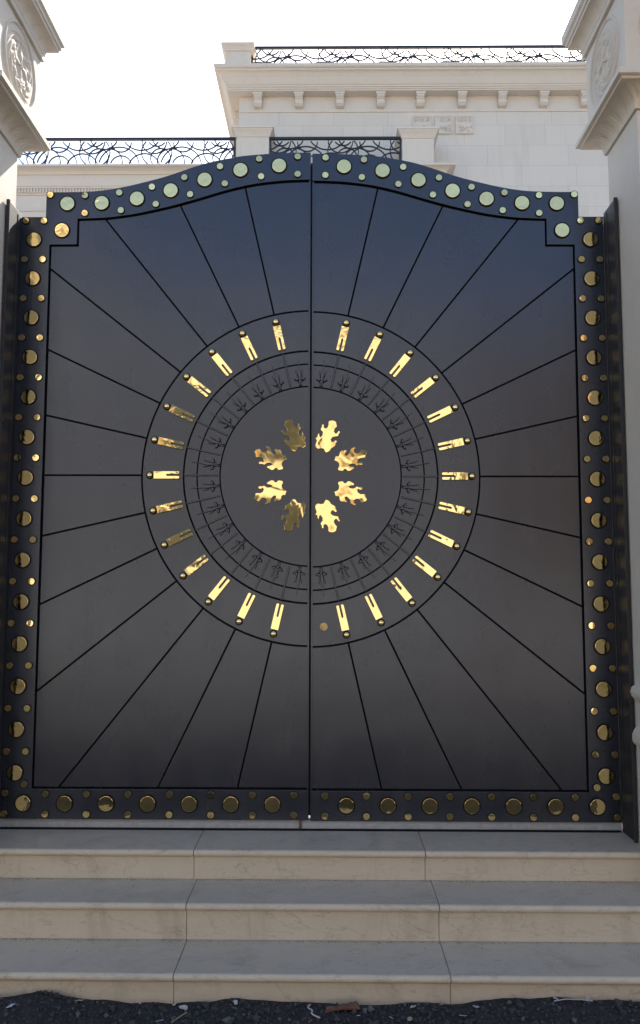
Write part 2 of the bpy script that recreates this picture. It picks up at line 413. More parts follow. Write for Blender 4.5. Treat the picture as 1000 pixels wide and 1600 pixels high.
BIG = [(1.437, 3.0154-0.2072*i) for i in range(14)] + [(0.179+0.2022*k, 0.177) for k in range(7)] + \
      [(1.269,3.209),(1.09,3.212),(.907,3.235),(.732,3.279),(.556,3.337),(.370,3.389),(.169,3.412),(1.293,3.065)]
SMALL = [(s, 3.117-0.2072*i) for i in range(14) for s in (1.482, 1.388)] + [(1.391, 0.268)] + \
        [(0.075+0.2018*k, 0.222) for k in range(7)] + [(1.482, 0.225)] + [(0.075+0.2015*k, 0.127) for k in range(8)] + \
        [(1.360,3.257),(1.178,3.253),(1.0,3.267),(.83,3.298),(.662,3.349),(.477,3.408),(.273,3.448),(.073,3.460)] + \
        [(1.177,3.157),(.989,3.172),(.808,3.205),(.63,3.257),(.451,3.315),(.262,3.353),(.072,3.365)]
def stud_mesh(name, r):
    bm = bmesh.new()
    disc(bm, 0, 0, r*1.13+0.0015, -0.0035, 0.0, 40, 1)  # black disc under the stud paints its shadow halo
    seg = 48; prof = [(r, -0.0036), (r, -0.0056), (r*0.99, -0.0064), (r*0.965, -0.0067)]
    rings = [[bm.verts.new((a*math.cos(2*PI*i/seg), y, a*math.sin(2*PI*i/seg))) for i in range(seg)] for a, y in prof]
    for a, b_ in zip(rings, rings[1:]):
        for i in range(seg): bm.faces.new([a[i], a[(i+1) % seg], b_[(i+1) % seg], b_[i]])
    bm.faces.new(rings[0]); bm.faces.new(rings[-1][::-1])
    bmesh.ops.recalc_face_normals(bm, faces=bm.faces[:])
    me = bpy.data.meshes.new(name); bm.to_mesh(me); bm.free(); me.materials.append(MAT['gold']); me.materials.append(MAT['shade_black'])
    return me
def fleur_mesh():
    bm = bmesh.new(); y0, y1 = -0.010, 0.0
    cnt = [0]
    def Q(p):
        prism(bm, p, y0, y1); cnt[0] += 1
        cx = sum(a for a, _ in p)/len(p); cz = sum(b for _, b in p)/len(p); o = []
        for a, b in p:
            d = math.hypot(a-cx, b-cz) or 1; o.append((a+(a-cx)/d*0.0042, b+(b-cz)/d*0.0042))
        prism(bm, o, -0.0010-0.0002*cnt[0], y1, 1)  # wider black slab underneath paints shade round the relief
    Q([(-0.007, 0.466), (-0.002, 0.466), (-0.002, 0.482), (-0.007, 0.482)]); Q([(0.002, 0.466), (0.007, 0.466), (0.007, 0.482), (0.002, 0.482)])
    Q([(-0.009, 0.4825), (0.009, 0.4825), (0.007, 0.490), (-0.007, 0.490)])
    Q([(-0.003, 0.4905), (0.003, 0.4905), (0.0075, 0.520), (0.006, 0.532), (0.0015, 0.575), (0.001, 0.600), (-0.001, 0.600), (-0.0015, 0.575), (-0.006, 0.532), (-0.0075, 0.520)])
    for s in (-1, 1):
        Q([(s*x, z) for x, z in [(0.006, 0.497), (0.014, 0.491), (0.023, 0.494), (0.027, 0.503), (0.022, 0.500), (0.016, 0.500), (0.011, 0.505), (0.008, 0.506)]])
        Q([(s*x, z) for x, z in [(0.0095, 0.512), (0.013, 0.520), (0.0165, 0.534), (0.018, 0.543), (0.014, 0.536), (0.0105, 0.524)]])
    bmesh.ops.recalc_face_normals(bm, faces=bm.faces[:])
    me = bpy.data.meshes.new('fleur_ornament'); bm.to_mesh(me); bm.free(); me.materials.append(MAT['paint']); me.materials.append(MAT['shade_black']); return me
def plaque_mesh():
    bm = bmesh.new(); w_ = 0.0195; s = 0.0045
    pts = [(-w_, 0.79), (-w_, 0.664), (-w_+0.005, 0.660), (-s-0.003, 0.660), (-s, 0.664), (-s, 0.722), (0, 0.727), (s, 0.722), (s, 0.664), (s+0.003, 0.660), (w_-0.005, 0.660), (w_, 0.664), (w_, 0.79)]
    prism(bm, pts, -0.014, 0.0); bmesh.ops.recalc_face_normals(bm, faces=bm.faces[:])
    me = bpy.data.meshes.new('slotted_plaque'); bm.to_mesh(me); bm.free(); me.materials.append(MAT['gold']); return me
BIGM, SMM, FLM, PLM = stud_mesh('large_stud', 0.0365), stud_mesh('small_stud', 0.0165), fleur_mesh(), plaque_mesh()
bm = bmesh.new(); bmesh.ops.create_uvsphere(bm, u_segments=24, v_segments=14, radius=0.0158)
for v in bm.verts: v.co.y = v.co.y*0.8-0.009
disc(bm, 0, 0, 0.019, -0.003, 0.0, 24, 1)  # black ring painting shade round the ball
BALLM = bpy.data.meshes.new('ball_stud'); bm.to_mesh(BALLM); bm.free(); BALLM.materials.append(MAT['gold']); BALLM.materials.append(MAT['shade_black'])
for f in BALLM.polygons: f.use_smooth = len(f.vertices) < 5 and f.material_index == 0

def build_leaf(sg):
    side = 'left' if sg < 0 else 'right'
    lab = ('left leaf of the dark metal gate, gold oak leaves and studs, without a lock disc' if sg < 0 else
           'right leaf of the dark metal gate, carrying the small round lock disc')
    ox = sg*1.506; oy = 0.0 if sg < 0 else 0.004
    t = thing('gate_leaf', (ox, oy, 0.0 if sg < 0 else -0.004), lab, 'gate', 'two leaves of the double gate')
    finish('sunburst_panel', plates(sg, ox), ['paint', 'shade_black'], t, bevel=0.0012, seg=2)
    bm = bmesh.new()
    prism(bm, [(sg*max(x, 0.0045)-ox, z) for x, z in OUTS+INNS+[(0.004, 0.103)]], BY, 0.0149)
    finish('border_frame', bm, 'paint', t, bevel=0.0015, seg=2)
    bm = bmesh.new()
    box(bm, sg*0.0045-ox, sg*0.0045-ox+sg*0.009, -0.005, 0.0, 0.2455, 3.336); finish('meeting_stile', bm, 'paint', t, bevel=0.001)
    if sg < 0:
        bm = bmesh.new(); box(bm, -0.03-ox, 0.03-ox, 0.047, 0.053, 0.11, 3.46); finish('cover_strip', bm, 'steel', t, bevel=0.001)
        bm = bmesh.new(); box(bm, -0.03-ox, -0.012-ox, 0.0402, 0.0468, 0.11, 3.46); finish('strip_spacer', bm, 'steel', t)
    rr = random.Random(11 if sg < 0 else 12)
    def part(name, me, x, z, y, tilt=0.0, rotz=0.0):
        o = link(name, me, t); o.location = (sg*x-ox, y, z)
        o.rotation_euler = (rr.gauss(0, tilt), rotz, rr.gauss(0, tilt)); return o
    for x, z in BIG: part('large_stud', BIGM, x, z, BY-0.0003, 0.016)
    for x, z in SMALL: part('small_stud', SMM, x, z, BY-0.0003, 0.03)
    for k in range(-6, 7):
        a = k*STEP; psi = PI/2-a                        # rotation about y that carries +z to the ray
        rot = (0, psi*sg, 0)
        o = link('slotted_plaque', PLM, t); o.location = (-ox, -0.0012, ZC); o.rotation_mode = 'XYZ'; o.rotation_euler = rot
        b = o.modifiers.new('bevel', 'BEVEL'); b.width = 0.0015; b.segments = 2; b.limit_method = 'ANGLE'
        o = link('ball_stud', BALLM, t); o.location = (sg*0.812*math.cos(a)-ox, -0.0002, ZC+0.812*math.sin(a))
        bm = bmesh.new(); box(bm, -0.003, 0.003, -0.009, -0.0002, RI+0.012, RM-0.001)
        box(bm, -0.0048, 0.0048, -0.0010, -0.0001, RI+0.011, RM-0.0005, 1); o = finish('divider_bar', bm, ['paint', 'shade_black'], t, bevel=0.0015, seg=2); o.location = (-ox, 0, ZC); o.rotation_euler = rot  # black underlay paints shade along the bar
    for k in range(-7, 7):
        a = (k+0.5)*STEP; o = link('fleur_ornament', FLM, t); o.location = (-ox, -0.0003, ZC); o.rotation_euler = (0, (PI/2-a)*sg, 0)
        b = o.modifiers.new('bevel', 'BEVEL'); b.width = 0.0018; b.segments = 2; b.limit_method = 'ANGLE'
    for L in (LEAF_A, LEAF_B):
        for up in (1, -1):
            bm = bmesh.new(); prism(bm, [(-sg*x*1.0-ox, ZC+up*z) for x, z in leaf_pts(L)], -0.010, -0.0003)
            finish('oak_leaf', bm, 'gold_leaf', t, bevel=0.0011, seg=2)
    if sg > 0:
        bm = bmesh.new(); disc(bm, 0.068-ox, 1.035, 0.0195, -0.006, -0.0002, 40)
        for i in range(-3, 4):
            h = math.sqrt(max(0, 0.017**2-(i*0.005)**2)); box(bm, 0.068+i*0.005-0.0008-ox, 0.068+i*0.005+0.0008-ox, -0.0075, -0.0062, 1.035-h, 1.035+h)
        finish('lock_cover', bm, 'gold_dull', t, bevel=0.0008)
    else:
        bm = bmesh.new(); box(bm, -0.050-ox, -0.036-ox, -0.010, 0.004, 0.062, 0.104); finish('drop_bolt', bm, 'rust', t, bevel=0.002)
build_leaf(-1); build_leaf(1)

# ------------------------------------------------------------------ steel jambs fixed to the pillars
def build_jamb(sg):
    t = thing('gate_jamb', (sg*1.512, -0.03, 0.055), 'tall dark steel jamb plate against the inner face of the %s pillar' % ('left' if sg < 0 else 'right'), 'gate jamb', 'steel jambs of the gate')
    def B(x0, x1, y0, y1, z0, z1, name):
        bm = bmesh.new(); a, b = sorted((sg*x0-t.location.x, sg*x1-t.location.x)); box(bm, a, b, y0+0.03, y1+0.03, z0-0.055, z1-0.055)
        finish(name, bm, 'steel', t, bevel=0.002)
    B(1.511, 1.521, -0.165, -0.001, 0.0553, 3.155, 'side_plate')
    B(1.490, 1.521, -0.178, -0.1655, 0.057, 3.155, 'front_flange') if False else B(1.503, 1.521, -0.176, -0.1655, 0.057, 3.155, 'front_flange')
    B(1.45, 1.528, 0.046, 0.060, 0.0553, 3.12, 'rear_light_stop')  # unseen bar added behind the leaf edge to block leaking sun
    B(1.5075, 1.5105, -0.052, -0.004, 0.10, 3.137, 'stop_bar')
build_jamb(-1); build_jamb(1)

# ------------------------------------------------------------------ gate pillars
def medallion(bm, R_, fx):
    """round carved relief; fx maps (u, v, h) to a vertex"""
    NR, NT = 46, 180
    def hgt(r, a):
        q = r/R_; h = 0.0
        if q > 0.90: h = 0.010*math.sin(PI*(q-0.90)/0.10)
        elif q > 0.84: h = -0.003
        else:
            a2 = a+0.5*q
            inner = max(0, math.cos(4*a))**0.6*math.sin(PI*min(1, q/0.42)) if q < 0.42 else 0
            outer = max(0, math.sin(PI*(q-0.30)/0.54))*abs(math.sin(5*a2+2.2*math.sin(q*9)))**0.8 if 0.30 < q < 0.84 else 0
            vein = 0.25*math.sin(60*q+10*a2)
            h = 0.012*inner+0.013*outer*(1+vein)+(0.012*(1-(q/0.1)**2) if q < 0.1 else 0)
        return h
    c = bm.verts.new(fx(0, 0, 0.012)); prev = None
    for i in range(1, NR+1):
        r = R_*i/NR
        ring = [bm.verts.new(fx(r*math.cos(2*PI*j/NT), r*math.sin(2*PI*j/NT), hgt(r, 2*PI*j/NT)+0.001 if i < NR else -0.002)) for j in range(NT)]
        for j in range(NT):
            if prev: bm.faces.new([prev[j], ring[j], ring[(j+1) % NT], prev[(j+1) % NT]])
            else: bm.faces.new([c, ring[j], ring[(j+1) % NT]])
        prev = ring
def build_pillar(sg):
    cx = sg*1.725; cy = -0.235
    t = thing('gate_pillar', (cx, cy, -0.3), 'pale limestone pillar with carved round medallion, on the %s of the gate, %s' % (('left', 'sunlight grazing its inner face') if sg < 0 else ('right', 'moulded base showing beside the jamb')), 'pillar', 'stone pillars flanking the gate')
    z0 = 0.3; H = 0.197                                 # half width of the shaft
    def mk(name, prof, mat='pillar', bev=0.003, yo=0.0, yh=None, **k):
        bm = bmesh.new(); sweep(bm, 0, yo, H, yh or H, [(o, z+z0) for o, z in prof], **k); return finish(name, bm, mat, t, bevel=bev)
    mk('shaft', [(0, -0.33), (0, 3.45)])
    mk('base_moulding', [(0.001, 0.503), (0.016, 0.505), (0.022, 0.52), (0.022, 0.55), (0.014, 0.575), (0.004, 0.59), (0.002, 0.65), (0.004, 0.70),
                         (0.020, 0.725), (0.024, 0.745), (0.020, 0.765), (0.006, 0.78), (0.002, 0.80)], bev=0.0, yo=-0.083, yh=0.114)
    # lower capital: leaf-carved cove and slab
    cove = [(0.0, 3.4505), (0.012, 3.4515), (0.014, 3.462)] + [(0.014+0.090*(1-math.cos(PI/2*q/8)), 3.462+0.075*math.sin(PI/2*q/8)) for q in range(1, 9)]
    def leafmod(s, L, i):
        if i < 3: return 0
        u = (s/L*5) % 1.0; q = min(1, (i-2)/8)
        ridge = abs(math.sin(PI*u)); return -0.016*math.sin(PI*q*0.95)*(1-ridge)**1.2 + 0.006*math.sin(PI*q)*abs(math.sin(PI*u*4))
    mk('carved_cove', cove, 'carved', 0, mod=leafmod, sub=80)
    mk('lower_capital', [(0.100, 3.5375), (0.106, 3.541), (0.106, 3.548), (0.122, 3.552), (0.125, 3.553), (0.125, 3.578), (0.120, 3.583), (0.092, 3.589), (0.085, 3.606), (0.0, 3.6065)], bev=0.0015)
    mk('medallion_block', [(0.072, 3.606), (0.072, 4.03)])
    cove2 = [(0.072, 4.0305), (0.088, 4.031), (0.088, 4.062), (0.090, 4.063)] + [(0.090+0.052*(1-math.cos(PI/2*q/8)), 4.063+0.06*math.sin(PI/2*q/8)) for q in range(1, 9)]
    mk('upper_cove', cove2, 'carved', 0, mod=lambda s, L, i: 0 if i < 4 else -0.006*math.sin(PI*min(1, (i-3)/8)*0.95)*(1-abs(math.sin(PI*((s/L*6) % 1))))**1.5, sub=72)
    mk('upper_capital', [(0.142, 4.1235), (0.146, 4.124), (0.146, 4.140), (0.155, 4.141), (0.155, 4.160), (0.168, 4.168), (0.170, 4.215), (0.120, 4.28), (0.10, 4.36), (0.0, 4.52)], bev=0.002)
    zc = 3.815+z0; B = H+0.072
    for nm in range(2):
        bm = bmesh.new()
        if nm == 0: medallion(bm, 0.205, lambda u, v, h: (-sg*(B+h), u*sg, zc+v))
        else: medallion(bm, 0.205, lambda u, v, h: (u, -(B+h), zc+v))
        finish('medallion', bm, 'carved', t, smooth=True)
    # slim raised fillets framing the shaft front
    bm = bmesh.new()
    for s in (-1, 1): box(bm, *(sorted((s*H, s*(H-0.03)))), -H-0.006, -H-0.0005, 0.815+z0, 3.44+z0)
    finish('shaft_fillet', bm, 'pillar', t, bevel=0.0015)
build_pillar(-1); build_pillar(1)

# ------------------------------------------------------------------ added out-of-view walls beside the pillars, blocking sun from the steps
for sg in (-1, 1):
    t = thing('added_side_wall', (sg*3.9, -0.2, -0.33), 'added out-of-view limestone wall keeping sun off the steps, outward from the %s gate pillar' % ('left' if sg < 0 else 'right'), 'wall', 'added walls beside the pillars')
    bm = bmesh.new(); a, b = sorted((sg*(1.9225-3.9), sg*(9-3.9))); box(bm, a, b, -0.12, 0.12, 0, 3.1); finish('wall', bm, 'pillar', t)
    bm = bmesh.new(); box(bm, a, b, -0.17, 0.17, 3.1005, 3.2); finish('coping', bm, 'pillar', t, bevel=0.01)

# ------------------------------------------------------------------ villa behind the gate
def arc(bm, cx, cz, r, y, x0, x1, z0, z1, w_, d_):
    seg = max(20, int(r*90)); prev = None
    for i in range(seg+1):
        a = 2*PI*i/seg; x, z = cx+r*math.cos(a), cz+r*math.sin(a)
        if not (x0 <= x <= x1 and z0 <= z <= z1): prev = None; continue
        c, s = math.cos(a), math.sin(a)
        ring = [bm.verts.new((cx+(r+e)*c, yy, cz+(r+e)*s)) for e, yy in ((-w_, y-d_), (w_, y-d_), (w_, y+d_), (-w_, y+d_))]
        if prev:
            for q in range(4): bm.faces.new([prev[q], ring[q], ring[(q+1) % 4], prev[(q+1) % 4]])
        prev = ring
CIRC = [(440,190,75),(320,140,157),(150,430,158),(165,425,83),(165,235,77),(420,230,95),(470,360,77),(345,450,125),(70,390,105),(440,310,118),(30,180,110)]
def railing(t, x0, x1, y, ztop, h, k, phase):
    """k = metres per pattern unit"""
    r = thing('railing', (0, 0, 0), None, None); r.parent = t
    del_ = bmesh.new(); box(del_, x0, x1, y-0.035, y+0.035, ztop-0.055, ztop); finish('top_rail', del_, 'iron', r, bevel=0.004)
    bm = bmesh.new(); zt = ztop-0.052
    n0 = int((x0-phase)/(480*k))-2; n1 = int((x1-phase)/(480*k))+2
    for q in range(n0, n1+1):
        for (a, b, c) in CIRC: arc(bm, phase+(a+480*q)*k, zt-(b-215)*k, c*k, y+0.004*((a*7) % 3-1), x0, x1, ztop-h, zt, 0.0125, 0.014)
    finish('scrollwork', bm, 'iron', r)
    bm = bmesh.new(); box(bm, x0, x1, y-0.02, y+0.02, ztop-h-0.03, ztop-h); finish('bottom_rail', bm, 'iron', r)
    for xx in (x0+0.02, x1-0.02):
        bm = bmesh.new(); box(bm, xx-0.02, xx+0.02, y-0.022, y+0.022, ztop-h, ztop-0.056); finish('end_post', bm, 'iron', r)
def build_villa():
    t = thing('villa', (0, 14, 0.0), 'pale limestone villa with corbelled cornice and dark scrollwork railings behind the gate', 'house')
    class T: pass
    OY = 14.0
    def mk(name, bm, mat='villa', bevel=0.0, parent=None):
        for v in bm.verts: v.co.y -= OY
        return finish(name, bm, mat, parent or t, bevel=bevel)
    WX0, WY = -2.10, 14.55; HX = 9.0; HY = 5.0; zs_ = at(600, 175.5, 14.55).z; cx = WX0+HX; cy = WY+HY
    bm = bmesh.new(); box(bm, WX0, WX0+2*HX, WY, WY+2*HY, 0.0, zs_-0.001); o = mk('wall', bm, 'ashlar')
    bm = bmesh.new(); sweep(bm, cx, cy, HX, HY, [(0.02, zs_), (0.02, zs_+0.03), (0.004, zs_+0.035), (0.004, 13.10), (0.0, 13.11)]); mk('frieze', bm)
    z = lambda v, Y: at(600, v, Y).z
    bm = bmesh.new()
    pf = [(0.0, 13.105), (0.24, 13.105), (0.24, 13.135), (0.265, 13.14), (0.265, 13.175), (0.29, 13.18), (0.29, 13.215), (0.31, 13.225),
          (0.33, 13.26), (0.38, 13.36), (0.43, 13.43), (0.46, 13.455), (0.50, 13.47), (0.50, 13.505), (0.54, 13.515), (0.56, 13.535), (0.56, 13.60), (0.3, 13.62), (0.0, 13.62)]
    sweep(bm, cx, cy, HX, HY, pf); mk('cornice', bm, bevel=0.004)
    # corbels
    for u in (403, 467, 531, 595, 657, 722, 785, 850, 914, 978):
        x = at(u, 150, 14.42).x; bm = bmesh.new()
        prof = [(0.0, 13.10), (-0.20, 13.10), (-0.21, 13.05), (-0.20, 13.01), (-0.15, 12.97), (-0.14, 12.94), (-0.145, 12.89), (-0.13, 12.83), (-0.10, 12.80), (0.0, 12.78)]
        A = [bm.verts.new((x-0.095, WY+a, zz)) for a, zz in prof]; B = [bm.verts.new((x+0.095, WY+a, zz)) for a, zz in prof]
        bm.faces.new(A); bm.faces.new(B[::-1])
        for i in range(len(prof)): bm.faces.new([A[i], A[(i+1) % len(prof)], B[(i+1) % len(prof)], B[i]])
        box(bm, x-0.12, x+0.12, WY-0.225, WY, 13.045, 13.10)
        box(bm, x-0.105, x+0.105, WY-0.165, WY, 12.955, 12.975); box(bm, x-0.105, x+0.105, WY-0.15, WY, 12.845, 12.865)
        mk('corbel', bm, bevel=0.006)
    # same corbels along the left side
    for i in range(3):
        y = WY+0.7+i*0.95; bm = bmesh.new(); box(bm, WX0-0.2, WX0, y-0.095, y+0.095, 12.96, 13.10); box(bm, WX0-0.13, WX0, y-0.095, y+0.095, 12.78, 12.959); mk('corbel', bm, bevel=0.01)
    # three square carved plaques in the wall
    rr = random.Random(5)
    for k, (u0, u1) in enumerate(((645, 674), (679, 707), (711.5, 740))):
        a, b = at(u0, 182, WY), at(u1, 210, WY); bm = bmesh.new()
        box(bm, a.x, b.x, WY-0.03, WY-0.001, b.z, a.z); f = 0.03
        box(bm, a.x, b.x, WY-0.042, WY-0.0305, a.z-f, a.z); box(bm, a.x, b.x, WY-0.042, WY-0.0305, b.z, b.z+f)
        box(bm, a.x, a.x+f, WY-0.042, WY-0.0305, b.z+f+0.001, a.z-f-0.001); box(bm, b.x-f, b.x, WY-0.042, WY-0.0305, b.z+f+0.001, a.z-f-0.001)
        for i in range(26):
            x = rr.uniform(a.x+0.05, b.x-0.05); top = rr.random() < 0.5
            if top: zz = rr.uniform(a.z-0.17, a.z-0.12); box(bm, x, x+0.010, WY-0.045-0.0004*i, WY-0.0305, zz, a.z-0.045)
            else:
                r = rr.uniform(0.015, 0.035); zz = rr.uniform(b.z+0.06, b.z+0.19)
                arc(bm, x, zz, r, WY-0.038-0.0003*i, a.x+0.035, b.x-0.035, b.z+0.035, a.z-0.04, 0.005, 0.006)
        o = mk('carved_plaque', bm, 'villa', bevel=0.002)
        if k == 1: o['label'] = 'more deeply carved square plaque in the middle'
    # roof-edge pedestal and upper railing
    a = at(345, 60, 14.15); b = at(396, 60, 14.15)
    px = (a.x+b.x)/2; hx = 0.30
    bm = bmesh.new(); sweep(bm, px+0.02, 14.50, hx, 0.30, [(0, 13.62), (0, 14.04), (0.03, 14.045), (0.035, 14.08), (0.075, 14.14), (0.10, 14.155), (0.10, 14.215), (0, 14.23)]); mk('roof_pedestal', bm, bevel=0.004)
    bm = bmesh.new(); X0, X1 = px+0.02-0.19, px+0.02+0.19
    prism(bm, [(X0, 13.70), (X1, 13.70), (X1, 13.99), (X0, 13.99)], 14.188, 14.1995); mk('pedestal_panel', bm, bevel=0.008)
    def rail(*a_): railing(*a_)
    o0 = len(C.objects)
    railing(t, px+0.02+0.305, 9.0, 14.42-OY, at(600, 72.5, 14.42).z, 0.62, 0.00318, -1.2)
    # terrace with entablature, in front of the house and running to the left
    TY = 13.5; zt = at(300, 255.5, TY).z
    TX1 = at(690, 199, TY).x - 0.02
    bm = bmesh.new()
    def zz(v, o=0.0): return at(300, v, TY+o).z
    HXt = (TX1-(-9.5))/2; cxt = (TX1-9.5)/2; HYt = 1.6; cyt = TY+0.34+HYt
    pf = [(-0.02, zz(341, .34)), (0.0, zz(341, .34)), (0.0, zz(329, .34)), (0.03, zz(328.5, .3)), (0.03, zz(326, .3)), (0.0, zz(325, .34)), (0.0, zz(304, .34)), (0.03, zz(303.5, .3)), (0.03, zz(301.5, .3)), (0.05, zz(301, .29)), (0.05, zz(294, .29)),
          (0.09, zz(293.5, .25)), (0.09, zz(290.5, .25)), (0.11, zz(290, .23)), (0.11, zz(272.5, .23)), (0.14, zz(272, .2)), (0.17, zz(267, .17)), (0.24, zz(262, .1)), (0.29, zz(259.5, .05)), (0.31, zz(259, .03)), (0.34, zz(258.5, 0)), (0.34, zt), (0.0, zt+0.01)]
    sweep(bm, cxt, cyt, HXt, HYt, pf); mk('terrace_entablature', bm, bevel=0.003)
    # dentils
    bm = bmesh.new(); x = -7.4
    while x < TX1-0.05:
        box(bm, x, x+0.035, TY+0.258, TY+0.289, zz(300.5, .29), zz(294.3, .29)); x += 0.07
    mk('dentil_band', bm)
    # pedestals on the terrace
    for (u0, u1, vt, lab) in ((370, 420, 196, None), (628.5, 678, 198, None)):
        Yp = TY+0.30; a, b = at(u0, 230, Yp), at(u1, 230, Yp); px = (a.x+b.x)/2; hx = (b.x-a.x)/2; ztp = at((u0+u1)/2, vt, Yp-0.10).z
        dp = hx if u0 < 500 else 0.45
        bm = bmesh.new(); sweep(bm, px, Yp+dp, hx, dp, [(0, zt+0.012), (0, ztp-0.23), (0.02, ztp-0.225), (0.025, ztp-0.20), (0.05, ztp-0.15), (0.085, ztp-0.10), (0.095, ztp-0.095), (0.095, ztp-0.06), (0.12, ztp-0.055), (0.12, ztp), (0.0, ztp+0.012)])
        mk('terrace_pedestal', bm, bevel=0.003)
        bm = bmesh.new(); prism(bm, [(px-hx+0.09, zt+0.1), (px+hx-0.09, zt+0.1), (px+hx-0.09, ztp-0.36), (px+hx-0.12, ztp-0.31), (px-hx+0.12, ztp-0.31), (px-hx+0.09, ztp-0.36)], Yp-0.010, Yp-0.0005)
        mk('pedestal_panel', bm, bevel=0.006)
    zr = at(300, 215.5, TY+0.36).z; kk = 0.00303
    ph = at(60, 230, TY+0.36).x
    railing(t, -9.2, at(369, 230, TY+0.36).x-0.01, TY+0.36-OY, zr, 0.66, kk, ph)
    railing(t, at(421.5, 230, TY+0.36).x, at(627, 230, TY+0.36).x, TY+0.36-OY, zr, 0.66, kk, ph)
    # porch columns hidden below
    for x in (-9.0, at(395, 300, 13.9).x, TX1-0.6):
        bm = bmesh.new(); sweep(bm, x, 14.2, 0.24, 0.24, [(0.06, 0.0), (0.06, 0.3), (0, 0.34), (0, zz(341, .34)-0.012)]); mk('porch_column', bm)
build_villa()

# ------------------------------------------------------------------ houses on the far side of the road (seen only as reflections)
def far_house(x0, x1, y, h, mat, label, floors, bay):
    t = thing('street_house', ((x0+x1)/2, y, -0.33), label, 'house', 'houses across the road')
    cx = t.location.x; bm = bmesh.new(); box(bm, x0-cx, x1-cx, -6, 0, 0, h); finish('wall', bm, mat, t)
    bm = bmesh.new(); box(bm, x0-cx-0.2, x1-cx+0.2, -6.2, 0.25, h+0.001, h+0.3); finish('roof', bm, 'villa', t)
    for f_ in range(floors):
        x = x0+1.0
        while x+1.2 < x1:
            bm = bmesh.new(); box(bm, x-cx, x-cx+1.1, 0.001, 0.06, 1.9+f_*2.4, 3.4+f_*2.3); wn = finish('window', bm, 'glass', t)
            bm = bmesh.new(); box(bm, x-cx-0.4, x-cx-0.01, 0.001, 0.09, 1.85+f_*2.4, 3.45+f_*2.3); finish('shutter', bm, 'brownwall', wn); x += bay
    bm = bmesh.new(); box(bm, x0-cx, x1-cx, 1.0, 1.2, 0, 1.3); finish('front_wall', bm, 'cream', t)
far_house(-17, -4.9, -12.6, 8.5, 'cream', 'tallest pale house across the road, mirrored in the left border studs', 2, 2.3)
far_house(-4.5, 3.0, -13.0, 7.2, 'cream', 'pale house across the road, mirrored in the gold oak leaves', 2, 2.1)
far_house(3.6, 17, -13.6, 7.0, 'brownwall', 'brown house across the road, mirrored in the right border studs', 2, 3.4)

# ------------------------------------------------------------------ gravel and litter at the foot of the steps
def gz(x, y):
    z = -0.335+0.022*noise.noise(Vector((x*2.2, y*3, 0)))+0.016*noise.noise(Vector((x*9, y*9, 3)))
    z += 0.030*math.exp(-((x+1.05)/0.22)**2)*max(0, 1-abs(y+0.9)/0.25)+0.028*math.exp(-((x-1.3)/0.7)**2)*max(0, 1-abs(y+0.86)/0.3)
    return z
def gravel():
    bm = bmesh.new(); r = random.Random(9)
    for i in range(5200):
        x = r.uniform(-1.9, 2.0); y = -0.83-abs(r.gauss(0, 0.22)); s = r.choice((0.003, 0.004, 0.005, 0.006, 0.008, 0.011, 0.018 if i % 9 == 0 else 0.005))*r.uniform(0.7, 1.3)
        if y > -0.835-s*1.2: y = -0.836-s*1.2
        z = gz(x, y)+s*0.3; R3 = Matrix.Rotation(r.uniform(0, 6), 3, Vector((r.random(), r.random(), r.random()+0.1)))
        vs = [bm.verts.new(Vector((x, y, z))+R3 @ Vector((a*s*r.uniform(.6, 1.2), b*s*r.uniform(.6, 1.2), c*s*r.uniform(.5, .9)))) for a, b, c in ((1,0,0),(-1,0,0),(0,1,0),(0,-1,0),(0,0,1),(0,0,-1))]
        mi = 1 if r.random() < 0.12 else 0
        for f in ((0,2,4),(2,1,4),(1,3,4),(3,0,4),(2,0,5),(1,2,5),(3,1,5),(0,3,5)): bm.faces.new([vs[q] for q in f]).material_index = mi
    tag(finish('gravel', bm, ['pebble', 'pebble2']), 'loose dark gravel heaped against the lowest riser', 'gravel', kind='stuff')
gravel()
grit()
def litter(name, u, v, size, label, cat, mat, seed, group=None, elong=1.0, curl=0.5):
    r = random.Random(seed); d = FW+RT*((u-500)/F)+UP*((800-v)/F)
    q = CAM+d*((-0.325-CAM.z)/d.z); q.y = min(q.y, -0.845-size*0.4); z0 = gz(q.x, q.y)+0.008
    bm = bmesh.new(); k = 11; n2 = 4; ang = r.uniform(0, PI)
    rad = [size*r.uniform(0.4, 0.85) for _ in range(k)]
    c = bm.verts.new((0, 0, size*curl*0.3)); prev = None
    for i in range(1, n2+1):
        ring = []
        for j in range(k):
            a = 2*PI*j/k; x = rad[j]*i/n2*math.cos(a)*elong; y = rad[j]*i/n2*math.sin(a)
            ring.append(bm.verts.new((x*math.cos(ang*0.3)-y*math.sin(ang*0.3), x*math.sin(ang*0.3)+y*math.cos(ang*0.3), size*curl*(0.3+0.6*noise.noise(Vector((x*60, y*60, seed)))+0.5*(i/n2)**2*math.cos(a+seed)))))
        for j in range(k):
            if prev: bm.faces.new([prev[j], ring[j], ring[(j+1) % k], prev[(j+1) % k]])
            else: bm.faces.new([c, ring[j], ring[(j+1) % k]])
        prev = ring
    o = finish(name, bm, mat); o.location = (q.x, q.y, z0); m_ = o.modifiers.new('solid', 'SOLIDIFY'); m_.thickness = 0.0012
    tag(o, label, cat, group)
